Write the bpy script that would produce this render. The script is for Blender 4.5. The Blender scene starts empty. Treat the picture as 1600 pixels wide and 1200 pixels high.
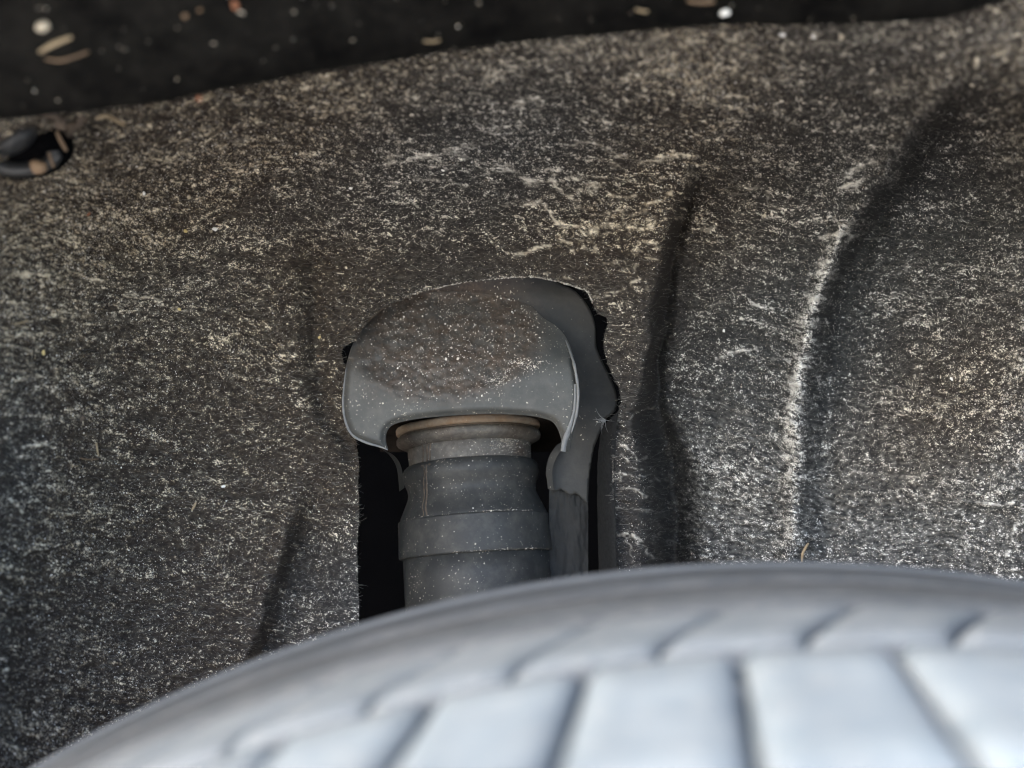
import bpy, bmesh, math, random
import numpy as np
from mathutils import Vector, Matrix, noise as mnoise

R = math.radians
scn = bpy.context.scene
col = scn.collection
rng = np.random.default_rng(7)
random.seed(5)

# ------------------------------------------------------------------ camera, sky, sun, exposure
LENS = 43.45
cam_d = bpy.data.cameras.new("camera")
cam = bpy.data.objects.new("camera", cam_d)
col.objects.link(cam)
cam.location = (0, 0, 0)
cam.rotation_euler = (R(90), 0, 0)          # looks along +Y, z is up
cam_d.sensor_width = 36.0
cam_d.lens = LENS
cam_d.clip_start = 0.01
cam_d.clip_end = 500
cam_d.dof.use_dof = True
cam_d.dof.focus_distance = 0.505
cam_d.dof.aperture_fstop = 7.2
scn.camera = cam

SUN_AZ, SUN_EL = R(240), R(40)              # behind the camera, to its left
world = bpy.data.worlds.new("World")
scn.world = world
world.use_nodes = True
wn = world.node_tree.nodes
sky = wn.new("ShaderNodeTexSky")
sky.sky_type = 'NISHITA'
sky.sun_disc = False
sky.dust_density = 3.0
sky.ozone_density = 1.5
sky.sun_elevation = SUN_EL
sky.sun_rotation = SUN_AZ
wn["Background"].inputs["Strength"].default_value = 0.15
world.node_tree.links.new(sky.outputs[0], wn["Background"].inputs[0])

sun_d = bpy.data.lights.new("sun", 'SUN')
sun_d.energy = 1.1
sun_d.angle = R(20)
sun_d.color = (1.0, 0.99, 0.97)
sun = bpy.data.objects.new("sun", sun_d)
col.objects.link(sun)
sd = Vector((math.sin(SUN_AZ) * math.cos(SUN_EL), math.cos(SUN_AZ) * math.cos(SUN_EL), math.sin(SUN_EL)))
sun.rotation_euler = sd.to_track_quat('Z', 'Y').to_euler()
sun.location = sd * 5

scn.view_settings.view_transform = 'Standard'
scn.view_settings.look = 'None'
scn.view_settings.gamma = 1
scn.view_settings.use_curve_mapping = False
scn.view_settings.exposure = 3.3
scn.cycles.use_denoising = True
scn.cycles.filter_width = 1.1
scn.cycles.max_bounces = 8
scn.cycles.diffuse_bounces = 5

# ------------------------------------------------------------------ helpers
K = 36.0 / LENS / 1600.0                    # metres per photo pixel at one metre

def at(u, v, Y):
    return ((u - 800) * K * Y, Y, (600 - v) * K * Y)

def at_np(u, v, Y):
    return np.stack([(u - 800) * K * Y, Y, (600 - v) * K * Y], -1)

def smooth(x, a=0.0, b=1.0):
    t = np.clip((x - a) / (b - a), 0, 1)
    return t * t * (3 - 2 * t)

def mesh_np(name, verts, faces, mats, parent=None, attrs=None, smooth_shade=True):
    """verts (N,3); faces (M,3) or (M,4)"""
    me = bpy.data.meshes.new(name)
    verts = np.asarray(verts, dtype=np.float32)
    faces = np.asarray(faces, dtype=np.int32)
    n = faces.shape[1]
    me.vertices.add(len(verts))
    me.vertices.foreach_set("co", verts.ravel())
    me.loops.add(faces.size)
    me.loops.foreach_set("vertex_index", faces.ravel())
    me.polygons.add(len(faces))
    me.polygons.foreach_set("loop_start", np.arange(0, faces.size, n, dtype=np.int32))
    me.polygons.foreach_set("use_smooth", np.full(len(faces), smooth_shade))
    for k, a in (attrs or {}).items():
        at_ = me.attributes.new(k, 'FLOAT', 'POINT')
        at_.data.foreach_set("value", np.asarray(a, dtype=np.float32))
    me.update(calc_edges=True)
    me.materials.append(mats)
    o = bpy.data.objects.new(name, me)
    col.objects.link(o)
    if parent:
        o.parent = parent
        o.matrix_parent_inverse = Matrix.Translation(-parent.location)
    return o

def thing(name, label, cat, loc=(0, 0, 0), group=None):
    o = bpy.data.objects.new(name, None)
    o.empty_display_size = 0.01
    o.location = loc
    col.objects.link(o)
    tag(o, label, cat, group)
    return o

def tag(o, label, cat, group=None):
    o["label"] = label
    o["category"] = cat
    if group:
        o["group"] = group
    return o

def in_poly(u, v, poly):
    ins = np.zeros(u.shape, bool)
    n = len(poly)
    for i in range(n):
        x0, y0 = poly[i]; x1, y1 = poly[(i + 1) % n]
        if y0 == y1:
            continue
        c = ((y0 > v) != (y1 > v)) & (u < (x1 - x0) * (v - y0) / (y1 - y0) + x0)
        ins ^= c
    return ins

def near_poly(u, v, poly, closed=True):
    """nearest point and distance on a polyline"""
    best = np.full(u.shape, 1e9); bu = u.copy(); bv = v.copy()
    n = len(poly)
    for i in range(n if closed else n - 1):
        x0, y0 = poly[i]; x1, y1 = poly[(i + 1) % n]
        dx, dy = x1 - x0, y1 - y0
        t = np.clip(((u - x0) * dx + (v - y0) * dy) / (dx * dx + dy * dy + 1e-9), 0, 1)
        pu, pv = x0 + t * dx, y0 + t * dy
        d = np.hypot(u - pu, v - pv)
        m = d < best
        best[m] = d[m]; bu[m] = pu[m]; bv[m] = pv[m]
    return bu, bv, best

def catmull(pts, n=6, closed=False):
    out = []
    P = [np.array(p, float) for p in pts]
    m = len(P)
    for i in range(m if closed else m - 1):
        if closed:
            a, b, c, d = P[i - 1], P[i], P[(i + 1) % m], P[(i + 2) % m]
        else:
            a, b, c, d = P[max(i - 1, 0)], P[i], P[i + 1], P[min(i + 2, m - 1)]
        for k in range(n):
            t = k / n
            out.append(tuple(0.5 * ((2 * b) + (c - a) * t + (2 * a - 5 * b + 4 * c - d) * t * t + (3 * b - a - 3 * c + d) * t ** 3)))
    if not closed:
        out.append(tuple(P[-1]))
    return out

def grid_faces(nr, nc):
    i = np.arange(nr * nc).reshape(nr, nc)
    return np.stack([i[:-1, :-1].ravel(), i[1:, :-1].ravel(), i[1:, 1:].ravel(), i[:-1, 1:].ravel()], -1)

def compact(verts, faces, extra=()):
    used = np.zeros(len(verts), bool); used[faces.ravel()] = True
    idx = np.cumsum(used) - 1
    return verts[used], idx[faces], [e[used] for e in extra], used

def boundary_edges(faces):
    n = faces.shape[1]
    e = np.concatenate([np.stack([faces[:, i], faces[:, (i + 1) % n]], -1) for i in range(n)])
    key = np.sort(e, 1)
    _, inv, cnt = np.unique(key[:, 0].astype(np.int64) * 10_000_000 + key[:, 1], return_inverse=True, return_counts=True)
    return e[cnt[inv] == 1]

def tube(path, radii, seg=8):
    """tube along a list of 3D points, closed ends -> verts, quad faces"""
    P = [Vector(p) for p in path]
    n = len(P)
    vs, fs = [], []
    up = Vector((0.3, -1, 0.2)).normalized()
    for i, p in enumerate(P):
        d = (P[min(i + 1, n - 1)] - P[max(i - 1, 0)]).normalized()
        a = d.cross(up)
        if a.length < 1e-4:
            a = d.cross(Vector((1, 0, 0)))
        a.normalize(); b = d.cross(a)
        for k in range(seg):
            t = 2 * math.pi * k / seg
            vs.append(tuple(p + (a * math.cos(t) + b * math.sin(t)) * radii[i]))
    for i in range(n - 1):
        for k in range(seg):
            k2 = (k + 1) % seg
            fs.append((i * seg + k, i * seg + k2, (i + 1) * seg + k2, (i + 1) * seg + k))
    for base, p in ((0, P[0]), ((n - 1) * seg, P[-1])):
        c = len(vs); vs.append(tuple(p))
        for k in range(0, seg, 1):
            fs.append((base + k, base + (k + 1) % seg, c, c))
    fs2 = [f for f in fs]
    return vs, fs2

def mesh_py(name, vs, fs, mat, parent=None, smooth_shade=True):
    me = bpy.data.meshes.new(name)
    clean = []
    for f in fs:
        g = []
        for i in f:
            if i not in g:
                g.append(i)
        clean.append(g)
    me.from_pydata([tuple(v) for v in vs], [], clean)
    bm = bmesh.new(); bm.from_mesh(me)
    bmesh.ops.recalc_face_normals(bm, faces=bm.faces)
    bm.to_mesh(me); bm.free()
    for p in me.polygons:
        p.use_smooth = smooth_shade
    me.materials.append(mat)
    o = bpy.data.objects.new(name, me)
    col.objects.link(o)
    if parent:
        o.parent = parent
        o.matrix_parent_inverse = Matrix.Translation(-parent.location)
    return o

def strip(name, rows, mat, parent=None):
    """rows: list of equal-length lists of 3D points"""
    a = np.array(rows, float)
    nr, nc = a.shape[:2]
    return mesh_np(name, a.reshape(-1, 3), grid_faces(nr, nc), mat, parent)

def felt_attrs(o, brown_v):
    n_ = len(o.data.vertices)
    for k_, v_ in (("brown", brown_v), ("score", -0.1), ("dust", 0.02)):
        a_ = o.data.attributes.new(k_, 'FLOAT', 'POINT'); a_.data.foreach_set("value", np.full(n_, v_, np.float32))

def blob(name, c, r, scale=(1, 1, 1), rot=(0, 0, 0), seed=0, mat=None, parent=None, sub=3, rough=0.25):
    bm = bmesh.new()
    bmesh.ops.create_icosphere(bm, subdivisions=sub, radius=1)
    for v in bm.verts:
        v.co *= 1 + rough * mnoise.noise(v.co * 1.3 + Vector((seed * 7.1, 0, 0))) + rough * 0.4 * mnoise.noise(v.co * 3.7 + Vector((seed * 3.3, 5, 0)))
        v.co = Vector((v.co.x * scale[0], v.co.y * scale[1], v.co.z * scale[2])) * r
    import mathutils
    bm.transform(mathutils.Euler(rot).to_matrix().to_4x4())
    me = bpy.data.meshes.new(name)
    bm.to_mesh(me); bm.free()
    for p in me.polygons:
        p.use_smooth = True
    me.materials.append(mat)
    o = bpy.data.objects.new(name, me)
    o.location = c
    col.objects.link(o)
    if parent:
        o.parent = parent
        o.matrix_parent_inverse = Matrix.Translation(-parent.location)
    return o

# ------------------------------------------------------------------ materials
def new_mat(name):
    m = bpy.data.materials.new(name)
    m.use_nodes = True
    nt = m.node_tree
    return m, nt, nt.nodes["Principled BSDF"]

def ramp(nt, src, p0, p1, c0=(0, 0, 0, 1), c1=(1, 1, 1, 1)):
    r = nt.nodes.new("ShaderNodeValToRGB")
    r.color_ramp.elements[0].position = p0; r.color_ramp.elements[0].color = c0
    r.color_ramp.elements[1].position = p1; r.color_ramp.elements[1].color = c1
    nt.links.new(src, r.inputs[0])
    return r.outputs[0]

def mixc(nt, fac, a, b):
    m = nt.nodes.new("ShaderNodeMix"); m.data_type = 'RGBA'
    for s, x in ((m.inputs[0], fac), (m.inputs[6], a), (m.inputs[7], b)):
        if isinstance(x, tuple):
            s.default_value = x if len(x) == 4 else (*x, 1)
        elif isinstance(x, (int, float)):
            s.default_value = x
        else:
            nt.links.new(x, s)
    return m.outputs[2]

def math_n(nt, op, a, b=0.5, clamp=False):
    m = nt.nodes.new("ShaderNodeMath"); m.operation = op; m.use_clamp = clamp
    for s, x in ((m.inputs[0], a), (m.inputs[1], b)):
        if isinstance(x, (int, float)):
            s.default_value = x
        else:
            nt.links.new(x, s)
    return m.outputs[0]

def noise_t(nt, scale, detail=3, rough=0.55, vec=None, stretch=None):
    n = nt.nodes.new("ShaderNodeTexNoise")
    n.inputs["Scale"].default_value = scale
    n.inputs["Detail"].default_value = detail
    n.inputs["Roughness"].default_value = rough
    tc = nt.nodes.new("ShaderNodeTexCoord")
    src = tc.outputs["Object"]
    if stretch:
        mp = nt.nodes.new("ShaderNodeMapping")
        mp.inputs["Scale"].default_value = stretch
        nt.links.new(src, mp.inputs[0]); src = mp.outputs[0]
    nt.links.new(src, n.inputs["Vector"])
    return n.outputs["Fac"]

def attr(nt, name):
    a = nt.nodes.new("ShaderNodeAttribute"); a.attribute_name = name
    return a.outputs["Fac"]

def bump(nt, bsdf, h, dist=0.0005, strength=0.6):
    b = nt.nodes.new("ShaderNodeBump")
    b.inputs["Distance"].default_value = dist
    b.inputs["Strength"].default_value = strength
    nt.links.new(h, b.inputs["Height"])
    nt.links.new(b.outputs[0], bsdf.inputs["Normal"])

DUST = (0.50, 0.45, 0.37, 1)

def dusty(name, base, second, rough=0.6, speck=0.69, speck_scale=900, patch_scale=25, dust=DUST, spec=0.4, film=0.25, brown_attr=None, bump_d=0.0002):
    """base colour drifting to a second one, a thin dust film and small dust specks"""
    m, nt, b = new_mat(name)
    n1 = noise_t(nt, patch_scale, 5, 0.6)
    c = mixc(nt, ramp(nt, n1, 0.38, 0.66), base, second)
    if name == "mount_plastic":
        c = mixc(nt, attr(nt, "bare"), c, (0.047, 0.048, 0.0475, 1))
    if brown_attr:
        n4 = noise_t(nt, 140, 4, 0.7)
        f = math_n(nt, 'MULTIPLY', attr(nt, brown_attr), ramp(nt, n4, 0.25, 0.6))
        c = mixc(nt, f, c, mixc(nt, ramp(nt, noise_t(nt, 900, 3, 0.7), 0.3, 0.7), (0.034, 0.024, 0.018, 1), (0.105, 0.076, 0.056, 1)))
    n2 = noise_t(nt, patch_scale * 5, 6, 0.7)
    c = mixc(nt, math_n(nt, 'MULTIPLY', ramp(nt, n2, 0.45, 0.85), film), c, dust)
    n3 = noise_t(nt, speck_scale, 1, 0.5)
    n5 = noise_t(nt, patch_scale * 2, 3, 0.6)
    sp = math_n(nt, 'ADD', n3, math_n(nt, 'MULTIPLY', math_n(nt, 'SUBTRACT', n5, 0.5), 0.35))
    c = mixc(nt, ramp(nt, sp, speck, speck + 0.06), c, dust)
    nt.links.new(c, b.inputs["Base Color"])
    b.inputs["Roughness"].default_value = rough
    b.inputs["Specular IOR Level"].default_value = spec
    bump(nt, b, math_n(nt, 'ADD', n2, math_n(nt, 'MULTIPLY', n3, 0.4)), bump_d, 0.7)
    return m

def felt_material():
    m, nt, b = new_mat("felt")
    fine = noise_t(nt, 2600, 2, 0.6, stretch=(0.45, 1, 1))
    base = mixc(nt, ramp(nt, fine, 0.3, 0.72), (0.012, 0.0125, 0.013, 1), (0.042, 0.0435, 0.044, 1))
    brn = mixc(nt, ramp(nt, fine, 0.3, 0.72), (0.0125, 0.0095, 0.0078, 1), (0.041, 0.0315, 0.025, 1))
    c = mixc(nt, attr(nt, "brown"), base, brn)
    tone = noise_t(nt, 260, 3, 0.6)
    d = mixc(nt, ramp(nt, tone, 0.35, 0.68), (0.42, 0.34, 0.23, 1), (0.90, 0.80, 0.61, 1))
    d2_ = mixc(nt, ramp(nt, tone, 0.35, 0.68), (0.42, 0.41, 0.38, 1), (0.88, 0.87, 0.82, 1))
    d = mixc(nt, attr(nt, "brown"), d2_, d)
    na = noise_t(nt, 1600, 1, 0.5, stretch=(0.52, 1, 1)); nb = noise_t(nt, 2700, 1, 0.5, stretch=(0.7, 1, 1))
    sc_ = math_n(nt, 'ADD', attr(nt, "score"), math_n(nt, 'ADD', math_n(nt, 'MULTIPLY', math_n(nt, 'SUBTRACT', na, 0.5), 5.4), math_n(nt, 'MULTIPLY', math_n(nt, 'SUBTRACT', nb, 0.5), 6.8)))
    mr = nt.nodes.new("ShaderNodeMapRange"); mr.interpolation_type = 'SMOOTHSTEP'
    mr.inputs["From Min"].default_value = 1.42; mr.inputs["From Max"].default_value = 2.05
    nt.links.new(sc_, mr.inputs["Value"])
    dfac = math_n(nt, 'MAXIMUM', mr.outputs[0], attr(nt, "dust"))
    c = mixc(nt, dfac, c, d)
    nt.links.new(c, b.inputs["Base Color"])
    b.inputs["Roughness"].default_value = 0.9
    b.inputs["Specular IOR Level"].default_value = 0.15
    bump(nt, b, math_n(nt, 'ADD', fine, math_n(nt, 'MULTIPLY', nb, 0.5)), 0.0004, 0.8)
    return m

def tone_material(name, c0, c1, rough=0.8):
    m, nt, b = new_mat(name)
    nt.links.new(mixc(nt, attr(nt, "tone"), c0, c1), b.inputs["Base Color"])
    b.inputs["Roughness"].default_value = rough
    return m

def plain(name, base, second, rough, scale=60, spec=0.4, bump_d=0.0003):
    m, nt, b = new_mat(name)
    n = noise_t(nt, scale, 5, 0.65)
    nt.links.new(mixc(nt, ramp(nt, n, 0.3, 0.7), base, second), b.inputs["Base Color"])
    b.inputs["Roughness"].default_value = rough
    b.inputs["Specular IOR Level"].default_value = spec
    bump(nt, b, n, bump_d, 0.6)
    return m

M_felt = felt_material()
M_edge = plain("felt_edge", (0.008, 0.0085, 0.009, 1), (0.020, 0.0205, 0.021, 1), 0.9, 700, 0.1)
M_grain = tone_material("grit", (0.32, 0.26, 0.19, 1), (0.88, 0.85, 0.78, 1))
M_fibre = tone_material("fibre", (0.03, 0.03, 0.03, 1), (0.34, 0.32, 0.28, 1), 0.7)
M_cover = dusty("mount_plastic", (0.058, 0.059, 0.056, 1), (0.077, 0.078, 0.073, 1), 0.62, 0.70, 1100, 30, film=0.10, brown_attr="brown")
M_bead = plain("rim_highlight", (0.13, 0.135, 0.135, 1), (0.20, 0.20, 0.195, 1), 0.6, 300)  # pale grey paints the highlight along the cup's rim; the hairs share it
M_rubber = dusty("boot_rubber", (0.020, 0.0205, 0.020, 1), (0.034, 0.0345, 0.033, 1), 0.6, 0.73, 1300, 30, film=0.09)
M_rust = dusty("rusty_steel", (0.23, 0.20, 0.165, 1), (0.22, 0.135, 0.075, 1), 0.7, 0.74, 1200, 60, film=0.35)
M_collar = dusty("collar_steel", (0.078, 0.072, 0.064, 1), (0.058, 0.043, 0.034, 1), 0.65, 0.72, 1200, 50, film=0.25)
M_seam = plain("dried_mud", (0.055, 0.042, 0.032, 1), (0.12, 0.092, 0.068, 1), 0.9, 500)
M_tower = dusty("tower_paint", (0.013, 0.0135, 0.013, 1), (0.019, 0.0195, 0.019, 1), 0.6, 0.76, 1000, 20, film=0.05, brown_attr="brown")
M_deep = plain("cavity_black", (0.0012, 0.0012, 0.0015, 1), (0.002, 0.002, 0.0024, 1), 0.95, spec=0.05)  # near-black stands for the cavity's shade; also fills the fastener recess
M_inside = plain("cup_inside", (0.012, 0.010, 0.009, 1), (0.026, 0.020, 0.016, 1), 0.9, 200, 0.1)  # brown inner wall, coloured darker for the shadow round the cap
M_foam = plain("sealing_foam", (0.012, 0.0125, 0.0125, 1), (0.020, 0.021, 0.021, 1), 0.85, 200)
M_fender = dusty("arch_plastic", (0.0025, 0.0025, 0.0025, 1), (0.010, 0.0095, 0.0085, 1), 0.8, 0.77, 420, 55, film=0.02, spec=0.06, bump_d=0.0006)
M_clip = plain("clip_plastic", (0.016, 0.0165, 0.017, 1), (0.034, 0.035, 0.036, 1), 0.5, 160)
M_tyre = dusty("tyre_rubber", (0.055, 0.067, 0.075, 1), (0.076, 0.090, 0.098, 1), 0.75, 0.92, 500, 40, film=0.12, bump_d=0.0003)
M_shoulder_shade = dusty("shoulder_shade_rubber", (0.013, 0.0155, 0.018, 1), (0.021, 0.024, 0.027, 1), 0.75, 0.92, 500, 40, film=0.04, bump_d=0.0003)  # dark rubber: the far shoulder's shade is put into the colour
M_mid_shade = dusty("mid_shade_rubber", (0.039, 0.046, 0.051, 1), (0.051, 0.058, 0.063, 1), 0.75, 0.92, 500, 40, film=0.06, bump_d=0.0003)  # in-between rubber, same shade painted half as deep
M_groove = plain("groove_rubber", (0.026, 0.030, 0.034, 1), (0.036, 0.040, 0.044, 1), 0.8, 100)
M_straw = plain("straw", (0.22, 0.165, 0.10, 1), (0.33, 0.26, 0.165, 1), 0.7, 400)
M_twig = plain("twig", (0.11, 0.075, 0.048, 1), (0.17, 0.115, 0.07, 1), 0.8, 400)
M_pebble = plain("pale_pebble", (0.36, 0.31, 0.23, 1), (0.48, 0.42, 0.33, 1), 0.7, 400)
M_orange = plain("orange_pebble", (0.13, 0.085, 0.05, 1), (0.19, 0.125, 0.075, 1), 0.75, 400)
M_red = plain("red_chip", (0.16, 0.06, 0.03, 1), (0.22, 0.095, 0.05, 1), 0.8, 400)
M_yellow = plain("yellow_chip", (0.55, 0.42, 0.16, 1), (0.65, 0.52, 0.24, 1), 0.7, 400)
M_white = plain("white_chip", (0.70, 0.69, 0.66, 1), (0.82, 0.81, 0.78, 1), 0.6, 400)
M_ground = plain("pavement", (0.42, 0.385, 0.33, 1), (0.50, 0.46, 0.40, 1), 0.9, 3)
M_body = plain("body_paint", (0.05, 0.05, 0.052, 1), (0.055, 0.055, 0.058, 1), 0.3, 5)

# ------------------------------------------------------------------ ground the wheel stands on
TYRE_R = 0.38
TX, TZ = 0.07, -0.0456 - TYRE_R             # wheel centre (axis runs along y)
gz = TZ - TYRE_R - 0.001
g = mesh_np("ground", [(-40, -40, gz), (40, -40, gz), (40, 40, gz), (-40, 40, gz)], [(0, 1, 2, 3)], M_ground)  # unseen; put in for the warm light it bounces into the arch
g["kind"] = "structure"

# ------------------------------------------------------------------ wheel arch liner (pressed felt)
STEP = 1.6
U0, U1, V0, V1 = -48.0, 1648.0, -60.0, 1250.0
us = np.arange(U0, U1 + 0.1, STEP); vs_ = np.arange(V0, V1 + 0.1, STEP)
NC, NR = len(us), len(vs_)
UU, VV = np.meshgrid(us, vs_)

def fnoise(seed, su, sv):
    """gaussian-filtered white noise, correlation lengths in photo pixels, unit variance"""
    g_ = np.random.default_rng(seed).standard_normal((NR, NC))
    fu = np.fft.rfftfreq(NC, STEP)[None, :]; fv = np.fft.fftfreq(NR, STEP)[:, None]
    f = np.exp(-2 * math.pi ** 2 * ((su * fu) ** 2 + (sv * fv) ** 2))
    o = np.fft.irfft2(np.fft.rfft2(g_) * f, s=(NR, NC))
    return (o - o.mean()) / o.std()

def sample(a, u, v):
    x = np.clip((u - U0) / STEP, 0, NC - 1.001); y = np.clip((v - V0) / STEP, 0, NR - 1.001)
    i = x.astype(int); j = y.astype(int); fx = x - i; fy = y - j
    return (a[j, i] * (1 - fx) + a[j, i + 1] * fx) * (1 - fy) + (a[j + 1, i] * (1 - fx) + a[j + 1, i + 1] * fx) * fy

def gauss(u, v, cu, cv, ru, rv):
    return np.exp(-((u - cu) / ru) ** 2 - ((v - cv) / rv) ** 2)

WOB = 2.6 * fnoise(41, 16, 12) + 3.0 * fnoise(42, 40, 40)

def line_x(v, pts):
    """u of a crease at height v, from (u, v) points sorted by v"""
    p = np.array(pts, float)
    return np.interp(v, p[:, 1], p[:, 0])

C1 = catmull([(1100, 235), (1082, 275), (1058, 330), (1040, 400), (1022, 500), (1008, 600), (1004, 660), (1018, 720), (1026, 800), (1030, 900), (1030, 1250)], 6)
C2 = catmull([(1500, 90), (1462, 150), (1415, 220), (1365, 300), (1315, 385), (1280, 480), (1262, 570), (1250, 680), (1248, 780), (1246, 900), (1250, 1250)], 6)
C3 = catmull([(485, 740), (466, 800), (446, 870), (424, 940), (402, 1005), (380, 1060), (330, 1250)], 6)

C0 = catmull([(484, 330), (488, 420), (492, 520), (500, 600), (522, 660), (548, 700), (552, 760)], 6)

def step_at(u, v, pts, width, depth, v_in, v_out):
    """right of the crease the felt lies deeper"""
    d = u - line_x(v, pts)
    w = smooth(v, *v_in) * (1 - smooth(v, *v_out))
    return depth * w * smooth(d, -width * 0.5, width * 0.5)

def base_depth(u, v):
    Y = np.full(u.shape, 0.50)
    Y -= 0.150 * smooth((430 - v) / 480.0) ** 1.15 + 0.02 * np.clip((100 - v) / 160, 0, 2) ** 2
    Y -= 0.085 * np.clip((520 - u) / 520.0, 0, 1.2) ** 2
    Y -= 0.040 * np.clip((u - 1150) / 450.0, 0, 1.2) ** 2
    Y -= 0.030 * np.clip((u - 1250) / 350.0, 0, 1.2) * smooth((300 - v) / 300.0)
    Y = 0.345 + 0.02 * np.logaddexp(0, (Y - 0.345) / 0.02)
    # creases: bead in front, then a step down on the right
    wob = sample(WOB, u, v)
    d1 = u + wob - line_x(v, C1); w1 = smooth(v, 220, 330)
    wid1 = 20 + 34 * smooth(v, 560, 720)
    dep1 = 0.014 + 0.022 * smooth(v, 250, 620)
    Y += w1 * dep1 * (smooth(d1 / wid1, -0.5, 0.7) * (1 - 0.85 * smooth(d1, 40, 330)) )
    Y -= w1 * 0.004 * np.exp(-((d1 + 22) / 22) ** 2)
    Y += w1 * (0.006 + 0.022 * smooth(v, 600, 740)) * np.exp(-(np.abs(d1 - 10 - 14 * smooth(v, 600, 740)) / (12 + 22 * smooth(v, 600, 740))) ** 2)
    d2 = u + wob - line_x(v, C2); w2 = smooth(v, 90, 200)
    Y += w2 * 0.030 * smooth(d2 / 62, -0.25, 0.95) * (1 - 0.8 * smooth(d2, 60, 330)) * (1 - 0.62 * smooth(v, 430, 800))
    Y -= w2 * 0.008 * np.exp(-(np.minimum(d2 + 4, 0) / 17) ** 2 - (np.maximum(d2 + 4, 0) / 26) ** 2)
    Y += w2 * 0.013 * np.exp(-((d2 - 26) / 22) ** 2) * (1 - 0.75 * smooth(v, 380, 620))
    d3 = u + 1.3 * wob - line_x(v, C3); w3 = smooth(v, 740, 850)
    Y += w3 * 0.013 * smooth(d3 / 24, -0.5, 0.7) * (1 - 0.5 * smooth(d3, 30, 110))
    Y -= w3 * 0.0022 * np.exp(-((d3 + 16) / 14) ** 2)
    d0 = u + wob - line_x(v, C0); w0 = smooth(v, 340, 430) * (1 - smooth(v, 700, 770))
    Y += w0 * 0.006 * np.exp(-(d0 / 17) ** 2)
    # dish round the opening
    q = ((u - 750) / 300) ** 2 + ((v - 560) / 190) ** 2
    Y += 0.004 * (1 - smooth(np.sqrt(q), 0.75, 1.05)) * (v < 720)
    return Y

warp = 9 * fnoise(11, 70, 50)
flow = -0.13 * UU + 38 * np.sin((UU - 250) / 420.0) + warp + 0.10 * np.maximum(UU - 1250, 0) * 2.2
FV = VV + 0.0
def flowed(a):
    # bend straight streaks along the felt's pull direction (periodic sampling)
    vv = V0 + np.mod(VV + flow - V0, V1 - V0 - 2 * STEP)
    return sample(a, UU, vv)

s1 = flowed(fnoise(1, 7.5, 1.7)); s1 /= s1.std()
s3 = flowed(fnoise(2, 15.0, 5.0)); s3 /= s3.std()
s2 = fnoise(3, 1.15, 0.95)
s4 = fnoise(4, 60, 40)
s5 = flowed(fnoise(5, 34, 11)); s5 /= s5.std()
s6 = fnoise(6, 4, 3)
big = fnoise(8, 140, 110)

# where the dust gathers (measured off the photograph)
den = 0.10 * s4
for (cu, cv, ru, rv, a) in (
        (930, 300, 260, 120, 0.28), (650, 330, 240, 150, 0.22), (100, 330, 230, 110, 0.55), (30, 480, 120, 120, 0.30),
        (850, 95, 480, 60, 0.62), (1050, 150, 400, 120, 0.15), (300, 240, 260, 90, 0.25), (1300, 480, 280, 200, 0.12),
        (1560, 800, 80, 180, 0.25), (1160, 760, 120, 140, 0.02), (760, 420, 230, 32, -0.95), (830, 400, 160, 40, -0.25), (520, 520, 40, 120, -0.5),
        (520, 700, 60, 120, -0.25), (430, 950, 160, 160, -0.30), (1460, 150, 70, 100, -0.1), (980, 800, 50, 120, -0.25),
        (250, 700, 240, 200, 0.05)):
    den += a * gauss(UU, VV, cu, cv, ru, rv)
d1 = UU + WOB - line_x(VV, C1); d2 = UU + WOB - line_x(VV, C2); d3 = UU + WOB - line_x(VV, C3); d0 = UU + WOB - line_x(VV, C0)
den -= 1.1 * np.exp(-((d1 - 8) / 26) ** 2) * smooth(VV, 300, 420)  # dust taken out of the crease to paint its shaded flank darker
den -= 0.5 * np.exp(-((d2 - 40) / 30) ** 2) * smooth(VV, 120, 200) * (1 - smooth(VV, 430, 700))  # likewise for the shaded right flank of the second crease
den += 1.5 * np.exp(-((d2 + 12) / 15) ** 2) * smooth(VV, 260, 420) * (1 - 0.5 * smooth(VV, 700, 900))
den -= 0.9 * np.exp(-((d3) / 12) ** 2) * smooth(VV, 780, 850)
den -= 0.35 * np.exp(-((d0) / 15) ** 2) * smooth(VV, 380, 460) * (1 - smooth(VV, 680, 740))

# wrinkles in the felt, whitened along their tops
cr = flowed(fnoise(21, 38, 13)) + 0.25 * s6; ridge = np.clip(1 - np.abs(cr) / 0.16, 0, 1)
wr_reg = np.clip(0.95 * gauss(UU, VV, 930, 330, 190, 95) + 0.55 * gauss(UU, VV, 60, 430, 170, 120) + 0.6 * gauss(UU, VV, 985, 760, 40, 130)
                 + 0.8 * np.exp(-((d2 + 16) / 26) ** 2) * smooth(VV, 250, 400) + 0.35 * gauss(UU, VV, 480, 740, 70, 60)
                 + 0.4 * gauss(UU, VV, 1450, 450, 200, 200) + 0.3 * gauss(UU, VV, 700, 250, 300, 60) + 0.22, 0, 1)
wr = ridge * wr_reg * np.clip(0.6 + 0.5 * s5, 0, 1.2)

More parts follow.
